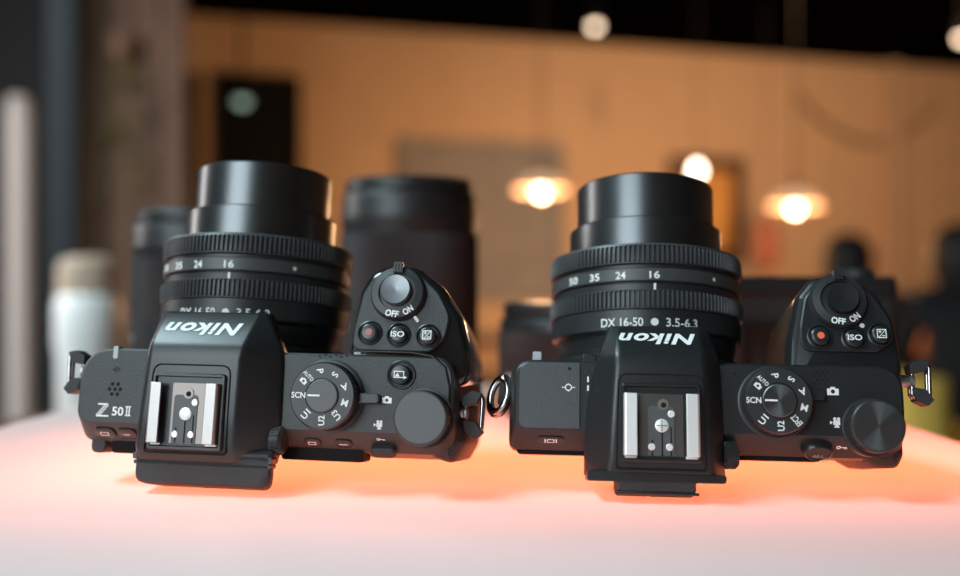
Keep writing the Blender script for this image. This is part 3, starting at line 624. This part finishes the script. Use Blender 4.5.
# ------------------------------------------------------------------ room beyond the table
def pendant(px, py, Y, label, s=1):
    x, y, z = at(px, py, Y)
    t = thing('pendant_lamp', label, 'lamp', (x, y, z), group=None)
    b = MB(); b.lathe([(.02, .11), (.05, .105), (.11, .075), (.155, .03), (.165, 0), (.160, 0), (.15, .03), (.105, .068), (.05, .095)], seg=48); b.build('lamp_shade', M['shade'], t, sc=s)
    b = MB(); b.lathe([(.012, .05), (.025, .035), (.036, .0), (.030, -.022), (.012, -.036), (.001, -.038)], seg=24); b.build('bulb', M['bulb'], t, sc=s)
    b = MB(); b.lathe([(.022, .1*s), (.022, .16*s), (.006, .17*s), (.006, 3.0 - z)], seg=12); b.build('cord', M['cord'], t, sc=1)
    l = D.lights.new('pendant_light', 'POINT'); l.energy = 76; l.color = (1, .55, .26); l.shadow_soft_size = .04
    o = D.objects.new('pendant_light', l); C.objects.link(o); o.parent = t; o.location = (0, -.02, -.16)
pendant(541, 191, 6.0, 'glowing pendant lamp hanging between the two cameras, left of the right lens')
pendant(795, 207, 6.0, 'glowing pendant lamp hanging right of the right lens, above the dark-haired person')
def spotlight(px, py, Y, label, m='spot', r=.034):
    x, y, z = at(px, py, Y)
    t = thing('ceiling_spotlight', label, 'lamp', (x, y, z))
    b = MB(); b.lathe([(r*1.3, 0), (r*1.3, .10), (.02, .12), (.010, .13), (.010, 3.0 - z)], seg=20); b.build('housing', M['black'], t, sc=1)
    b = MB(); b.lathe([(r*1.0, .002), (r*.95, -r*.5), (r*.5, -r*.9), (.001, -r)], seg=20); b.build('bulb', M[m], t, sc=1)
spotlight(595, 25, 6.4, 'small lit round spotlight on the dark ceiling above the right lens')
spotlight(962, 37, 6.4, 'small lit round spotlight on the dark ceiling at the right edge')
spotlight(242, 100, 5.2, 'dim greenish reflection, built as a small bulb, in front of the black panel above the left lens', 'green', .036)
# bare bulb near the picture
x, y, z = at(697, 172, 7.0)
t = thing('hanging_bulb', 'bare lit bulb in front of the small brown framed picture', 'lamp', (x, y, z))
b = MB(); b.lathe([(.012, .07), (.03, .04), (.042, .0), (.03, -.032), (.001, -.042)], seg=24); b.build('bulb', M['bulb'], t, sc=1)
b = MB(); b.lathe([(.018, .065), (.018, .11), (.004, .12), (.004, 3.0-z)], seg=12); b.build('cord', M['cord'], t, sc=1)

def on_wall(px, py0, py1, px1, depth=.06):
    """box on the back wall between pixel columns px, px1 and rows py0, py1, from the wall's own plane"""
    def hit(p, q):
        k = (p-480)/F; m = (9.46-7.55)/7.2; Y = (7.55 + 2.32*m)/(1 - k*m); return k*Y, Y, EYE + (288-q)/F*Y
    a = hit(px, (py0+py1)/2); c = hit(px1, (py0+py1)/2); Ym = (a[1]+c[1])/2
    return a, c, EYE + (288-py1)/F*Ym, EYE + (288-py0)/F*Ym
def wall_box(mb, a, c, z0, z1, d0, d1, mi=0):
    n = Vector((c[0]-a[0], c[1]-a[1], 0)).normalized(); nn = Vector((n.y, -n.x, 0))
    P = [Vector((a[0], a[1], 0)) + nn*d0, Vector((c[0], c[1], 0)) + nn*d0, Vector((c[0], c[1], 0)) + nn*d1, Vector((a[0], a[1], 0)) + nn*d1]
    mb.add([(p.x, p.y, z) for z in (z0, z1) for p in P], [(0,1,2,3),(4,7,6,5),(0,4,5,1),(1,5,6,2),(2,6,7,3),(3,7,4,0)], mi)
def picture(name, px, px1, py0, py1, mf, mc, label, cat, bw=.07):
    a, c, z0, z1 = on_wall(px, py0, py1, px1); t = thing(name, label, cat, ((a[0]+c[0])/2, (a[1]+c[1])/2, z0))
    sh = Vector(t.location); L = lambda p: (p[0]-sh.x, p[1]-sh.y)
    a, c = L(a), L(c); w_ = Vector((c[0]-a[0], c[1]-a[1])); n = w_.normalized()
    ai = (a[0]+n.x*bw, a[1]+n.y*bw); ci = (c[0]-n.x*bw, c[1]-n.y*bw); H = z1-z0
    b = MB(); wall_box(b, a, c, 0, bw, .002, .06); wall_box(b, a, c, H-bw, H, .002, .06); wall_box(b, a, ai, bw, H-bw, .002, .06); wall_box(b, ci, c, bw, H-bw, .002, .06); b.build('frame', mf, t, sc=1, smooth=False)
    b = MB(); wall_box(b, ai, ci, bw, H-bw, .002, .03); b.build('canvas', mc, t, sc=1, smooth=False)
picture('framed_picture', 668, 742, 158, 262, M['frame'], M['amber'], 'small brown framed amber picture on the wall behind the right lens', 'picture', .12)
picture('wall_board', 398, 562, 142, 300, M['board'], M['board'], 'large plain grey board on the wall left of the first pendant lamp', 'board')
picture('wall_panel', 217, 301, 76, 330, M['black'], M['dark'], 'wide black panel on the orange wall above the left lens', 'panel')
picture('wall_panel', 178, 200, 74, 330, M['black'], M['dark'], 'narrow black panel on the wall beside the weathered wooden boards', 'panel', .02)
# draped cord on the wall at the right
a, c, z0, z1 = on_wall(796, 100, 150, 936)
pts = []
for i in range(25):
    u = i/24; x = a[0]+(c[0]-a[0])*u; pts.append((x, wally(x)-.05, z1 - .42*(1-(2*u-1)**2) - (.0 if u < .5 else .0)))
b = MB(); b.tube(pts, .013, 8); tag(b.build('draped_cord', M['cord'], None, sc=1), 'thin dark cord draped in a swag across the wall at upper right', 'cord')
# bench along the wall
t = thing('bench', 'long dark brown bench along the foot of the orange wall', 'bench', (.3, 7.3, 0))
b = MB(); b.box(-1.5, 2.2, -.25, .2, .38, .45); b.build('seat', M['darkfurn'], t, sc=1, bevel=.01)
for x in (-1.35, 2.05): b = MB(); b.box(x-.05, x+.05, -.22, .18, 0, .38); b.build('leg', M['darkfurn'], t, sc=1, bevel=.005)

# left side: weathered boards, steel post, white drape, dark cabinet
t = thing('wooden_partition', 'weathered brown board partition between the grey post and the black panel', 'partition', (-1.575, 4.3, 0))
for i, x in enumerate((-.23, -.115, 0, .115)):
    b = MB(); b.box(x, x+.110, 0, .05, 0, 2.9 - .0*i); b.build('board', M['mossy'], t, sc=1, bevel=.006)
b = MB(); b.box(-.23, .23, -.02, 0, .6, .7); b.build('rail', M['wood'], t, sc=1, bevel=.004)
t = thing('hanging_plant', 'dry olive-brown trailing plant hanging on the weathered boards', 'plant', at(122, 60, 4.222))
b = MB(); b.lathe([(.05, 0), (.075, .10), (.07, .10), (.045, .01)], seg=24); b.build('pot', M['wood'], t, sc=1)
b = MB()
for k in range(90):
    a0 = random.uniform(0, 6.28); L = random.uniform(-.02, 1); x = .07*math.cos(a0)*(.6+L); y = .04*math.sin(a0); z = .08 - L*.75; s = random.uniform(.02, .045)
    v = Vector((random.uniform(-1, 1), random.uniform(-1, 1), random.uniform(-1, .2))).normalized()*s; u = v.cross(Vector((random.uniform(-1,1), 1, .3))).normalized()*s*.45
    P = Vector((x, y, z)); n = v.cross(u).normalized()*s*.12
    b.add([P, P+v*.5+u, P+v*1.3, P+v*.5-u, P+v*.5+n], [(0,1,4),(1,2,4),(2,3,4),(3,0,4),(0,3,1),(1,3,2)])
b.build('leaves', M['leaf'], t, sc=1, smooth=False)
x, y, z = at(70, 0, 2.6)
b = MB(); b.loft([at3(rpoly([(x-.046, 2.55), (x+.040, 2.55), (x+.040, 2.65), (x-.046, 2.65)], .01, 4), z) for z in (0, 3.0)])
tag(b.build('steel_post', M['post'], None, sc=1), 'dark grey upright steel post at the left of the room', 'post')
x, y, z = at(17, 95, 2.9)
b = MB(); sec_ = []
for zz in (0.02, .8, z-.06, z):
    k = 1 if zz < z else .7
    sec_.append([(x + (-.034 + .068*i/11)*k, 2.9 + .010*math.sin(i*1.9), zz) for i in range(12)] + [(x + (.034 - .068*i/11)*k, 2.93 + .010*math.sin(i*1.9), zz) for i in range(12)])
b.loft(sec_); tag(b.build('white_drape', M['curtain'], None, sc=1), 'narrow white fabric drape hanging at the left edge', 'drape')
t = thing('cabinet', 'tall black cabinet in the shadow at the left edge', 'cabinet', (-2.03, 3.9, 0))
b = MB(); b.box(-.42, .25, 0, .4, 0, 2.95); b.build('carcass', M['black'], t, sc=1, bevel=.005)
b = MB(); b.box(-.40, -.09, -.02, 0, .1, 2.9); d_ = b.build('door', M['dark'], t, sc=1, bevel=.004); b = MB(); b.lathe([(.008, 1.3), (.008, 1.5)], lambda x, y, h: (-.12+x, -.05+y, h), seg=10); b.build('handle', M['post'], d_, sc=1)
b = MB(); b.box(-.07, .24, -.02, 0, .1, 2.9); d_ = b.build('door', M['dark'], t, sc=1, bevel=.004); b = MB(); b.lathe([(.008, 1.3), (.008, 1.5)], lambda x, y, h: (-.04+x, -.05+y, h), seg=10); b.build('handle', M['post'], d_, sc=1)
# white jar on a stool
x, y, z = at(88, 425, 1.5)
t = thing('stool', 'round wooden stool beyond the left side of the table', 'stool', (x, y, 0))
b = MB(); b.lathe([(.15, z-.035), (.16, z-.025), (.16, z-.008), (.15, z)], seg=40); b.build('seat', M['wood'], t, sc=1)
for k in range(4):
    a0 = R(45+90*k); b = MB(); b.tube([(.11*math.cos(a0), .11*math.sin(a0), z-.03), (.15*math.cos(a0), .15*math.sin(a0), 0)], .013, 10); b.build('leg', M['wood'], t, sc=1)
t = thing('jar', 'white ceramic jar with a beige woven collar beyond the left camera', 'jar', (x, y, z))
b = MB(); b.lathe([(.040, 0), (.046, .01), (.046, .11), (.050, .13), (.050, .19), (.046, .205), (.042, .21)], seg=40); b.build('vessel', M['ceramic'], t, sc=1)
b = MB(); b.lathe([(.043, .205), (.046, .215), (.046, .225), (.043, .23), (.046, .24), (.045, .25), (.040, .262), (.02, .268)], seg=40); b.build('woven_collar', M['beige'], t, sc=1)
# right side: seated people, stool, pot
def skin_body(name, J, E, m, parent, sub=2):
    me = D.meshes.new(name); me.from_pydata([j[0] for j in J], E, []); o = D.objects.new(name, me); C.objects.link(o)
    me.materials.append(m)
    s = o.modifiers.new('skin', 'SKIN'); s.use_smooth_shade = True
    for v, j in zip(me.skin_vertices[0].data, J): v.radius = (j[1], j[1]*(j[2] if len(j) > 2 else 1))
    me.skin_vertices[0].data[0].use_root = True
    d = o.modifiers.new('sub', 'SUBSURF'); d.levels = sub; d.render_levels = sub
    if parent: o.parent = parent
    return o
def person(label, X, Y, rz, hs=.40, lean=.22):
    t = thing('person', label, 'person', (X, Y, 0), rz)
    h = hs
    def J_(g=0):
        return [((0, 0, h+.10), .125+g), ((0, .04+lean*.2, h+.27), .115+g), ((0, .08+lean*.6, h+.42), .140+g), ((0, .12+lean, h+.50), .06+g), ((0, .15+lean, h+.55), .048),
             ((-.185, .08+lean*.7, h+.455), .066+g), ((-.24, .14+lean, h+.22), .042+g), ((-.14, .36+lean, h+.17), .030+g), ((.185, .08+lean*.7, h+.455), .066+g), ((.24, .14+lean, h+.22), .042+g), ((.14, .36+lean, h+.17), .030+g),
             ((-.10, .10, h+.07), .080+g), ((-.13, .45, h+.05), .058+g), ((-.13, .47, .08), .036+g), ((-.13, .60, .035), .032+g), ((.10, .10, h+.07), .080+g), ((.13, .45, h+.05), .058+g), ((.13, .47, .08), .036+g), ((.13, .60, .035), .032+g)]
    E = [(0,1),(1,2),(2,3),(3,4),(2,5),(5,6),(6,7),(2,8),(8,9),(9,10),(0,11),(11,12),(12,13),(13,14),(0,15),(15,16),(16,17),(17,18)]
    J = J_(); n = len(J)
    J += [((0, .17+lean, h+.60), .080, 1.1), ((0, .18+lean, h+.68), .085, 1.1), ((0, .175+lean, h+.73), .06, 1.1), ((0, .27+lean, h+.63), .016)]
    E2 = E + [(4, n), (n, n+1), (n+1, n+2), (n, n+3)]
    for s, wi in ((-1, 7), (1, 10)):
        wv = Vector(J[wi][0]); k = len(J); J.append((tuple(wv + Vector((-.02*s, .07, -.01))), .026)); E2.append((wi, k))
        for f, ln in enumerate((.055, .075, .08, .07)):
            m0 = len(J); J += [(tuple(wv + Vector((-.02*s + (f-1.5)*.02, .07+ln*.6, -.012))), .009), (tuple(wv + Vector((-.02*s + (f-1.5)*.022, .07+ln, -.035))), .008)]; E2 += [(k, m0), (m0, m0+1)]
        m0 = len(J); J.append((tuple(wv + Vector((-.06*s, .08, .0))), .009)); E2.append((wi, m0))
    skin_body('body', J, E2, M['skin'], t)
    Jc = J_(.014); keep = list(range(19)); Jc = [Jc[i] for i in keep if i != 4]
    Ec = [(0,1),(1,2),(2,3),(2,4),(4,5),(5,6),(2,7),(7,8),(8,9),(0,10),(10,11),(11,12),(12,13),(0,14),(14,15),(15,16),(16,17)]
    skin_body('clothing', Jc, Ec, M['cloth'], t)
    b = MB(); cx, cy, cz = 0, .16+lean, h+.695
    b.lathe([(.02, -.19), (.085, -.17), (.115, -.08), (.118, .0), (.10, .06), (.06, .10), (.001, .115)], lambda x, y, z: (cx+x, cy-.03+y*1.05, cz+z), seg=28); b.build('hair', M['hair'], t, sc=1)
    return t
person('dark-haired person in black sitting with back turned behind the right camera grip', at(858, 0, 4.3)[0], 4.25, R(-8), .275, .14)
person('person in black sitting with back turned at the right edge of the picture', at(950, 0, 3.9)[0], 3.75, R(-20), .285, .12)
for px, yy, hs, lab in ((858, 4.25, .275, 'low black pouf under the person behind the camera grip'), (950, 3.75, .285, 'low black pouf under the person at the right edge')):
    xx = at(px, 0, yy+.05)[0]
    b = MB(); b.lathe([(.15, 0), (.17, .02), (.175, .12), (.17, hs-.07), (.15, hs-.045)], lambda x, y, h, xx=xx, yy=yy: (xx+x, yy+y, h), seg=32); tag(b.build('pouf', M['cloth'], None, sc=1), lab, 'pouf')
x, y, z = at(966, 372, 2.8)
t = thing('armchair', 'mustard yellow armchair at the right edge beyond the table', 'chair', (x, y, 0))
b = MB(); b.loft([at3(rpoly([(-.30, -.25), (.34, -.25), (.34, .25), (-.30, .25)], .08, 6), zz) for zz in (.10, .14, .34, .38)]); b.build('seat', M['mustard'], t, sc=1, ang=60)
b = MB(); b.loft([at3(rpoly([(-.30, -.25), (-.16, -.25), (-.16, .25), (-.30, .25)], .05, 6), zz) for zz in (.36, .50, z)]); b.build('armrest', M['mustard'], t, sc=1, ang=60)
b = MB(); b.loft([at3(rpoly([(.20, -.25), (.34, -.25), (.34, .25), (.20, .25)], .05, 6), zz) for zz in (.36, .50, z)]); b.build('armrest', M['mustard'], t, sc=1, ang=60)
for sx in (-.24, .28):
    for sy in (-.19, .19): b = MB(); b.lathe([(.015, 0), (.022, .11)], lambda p, q, h, sx=sx, sy=sy: (sx+p, sy+q, h), seg=12); b.build('leg', M['wood'], t, sc=1)
x, y, z = at(924, 372, 5.75)
t = thing('side_table', 'small low wooden side table between the two seated people', 'table', (x, y, 0))
b = MB(); b.lathe([(.14, z-.025), (.15, z-.015), (.15, z-.004), (.145, z)], seg=36); b.build('table_top', M['wood'], t, sc=1)
b = MB(); b.lathe([(.10, 0), (.10, .012), (.018, .03), (.018, z-.02)], seg=24); b.build('table_leg', M['wood'], t, sc=1)
t = thing('vase', 'terracotta vase on the low side table between the seated people', 'vase', (x, y, z))
b = MB(); b.lathe([(.07, 0), (.105, .06), (.12, .17), (.085, .27), (.065, .31), (.078, .345), (.065, .345)], seg=36); b.build('vessel', M['terra'], t, sc=1)
x, y, z = at(768, 288, 7.2)
t = thing('lantern', 'rust red paper lantern hanging near the wall left of the right pendant lamp', 'lantern', at(766, 245, 7.3))
b = MB(); b.lathe([(.04, -.20), (.09, -.16), (.11, 0), (.09, .16), (.04, .20)], seg=28); b.build('paper_shell', M['redcl'], t, sc=1)
b = MB(); b.lathe([(.004, .18), (.004, 3.0 - t.location.z)], seg=8); b.build('cord', M['cord'], t, sc=1)
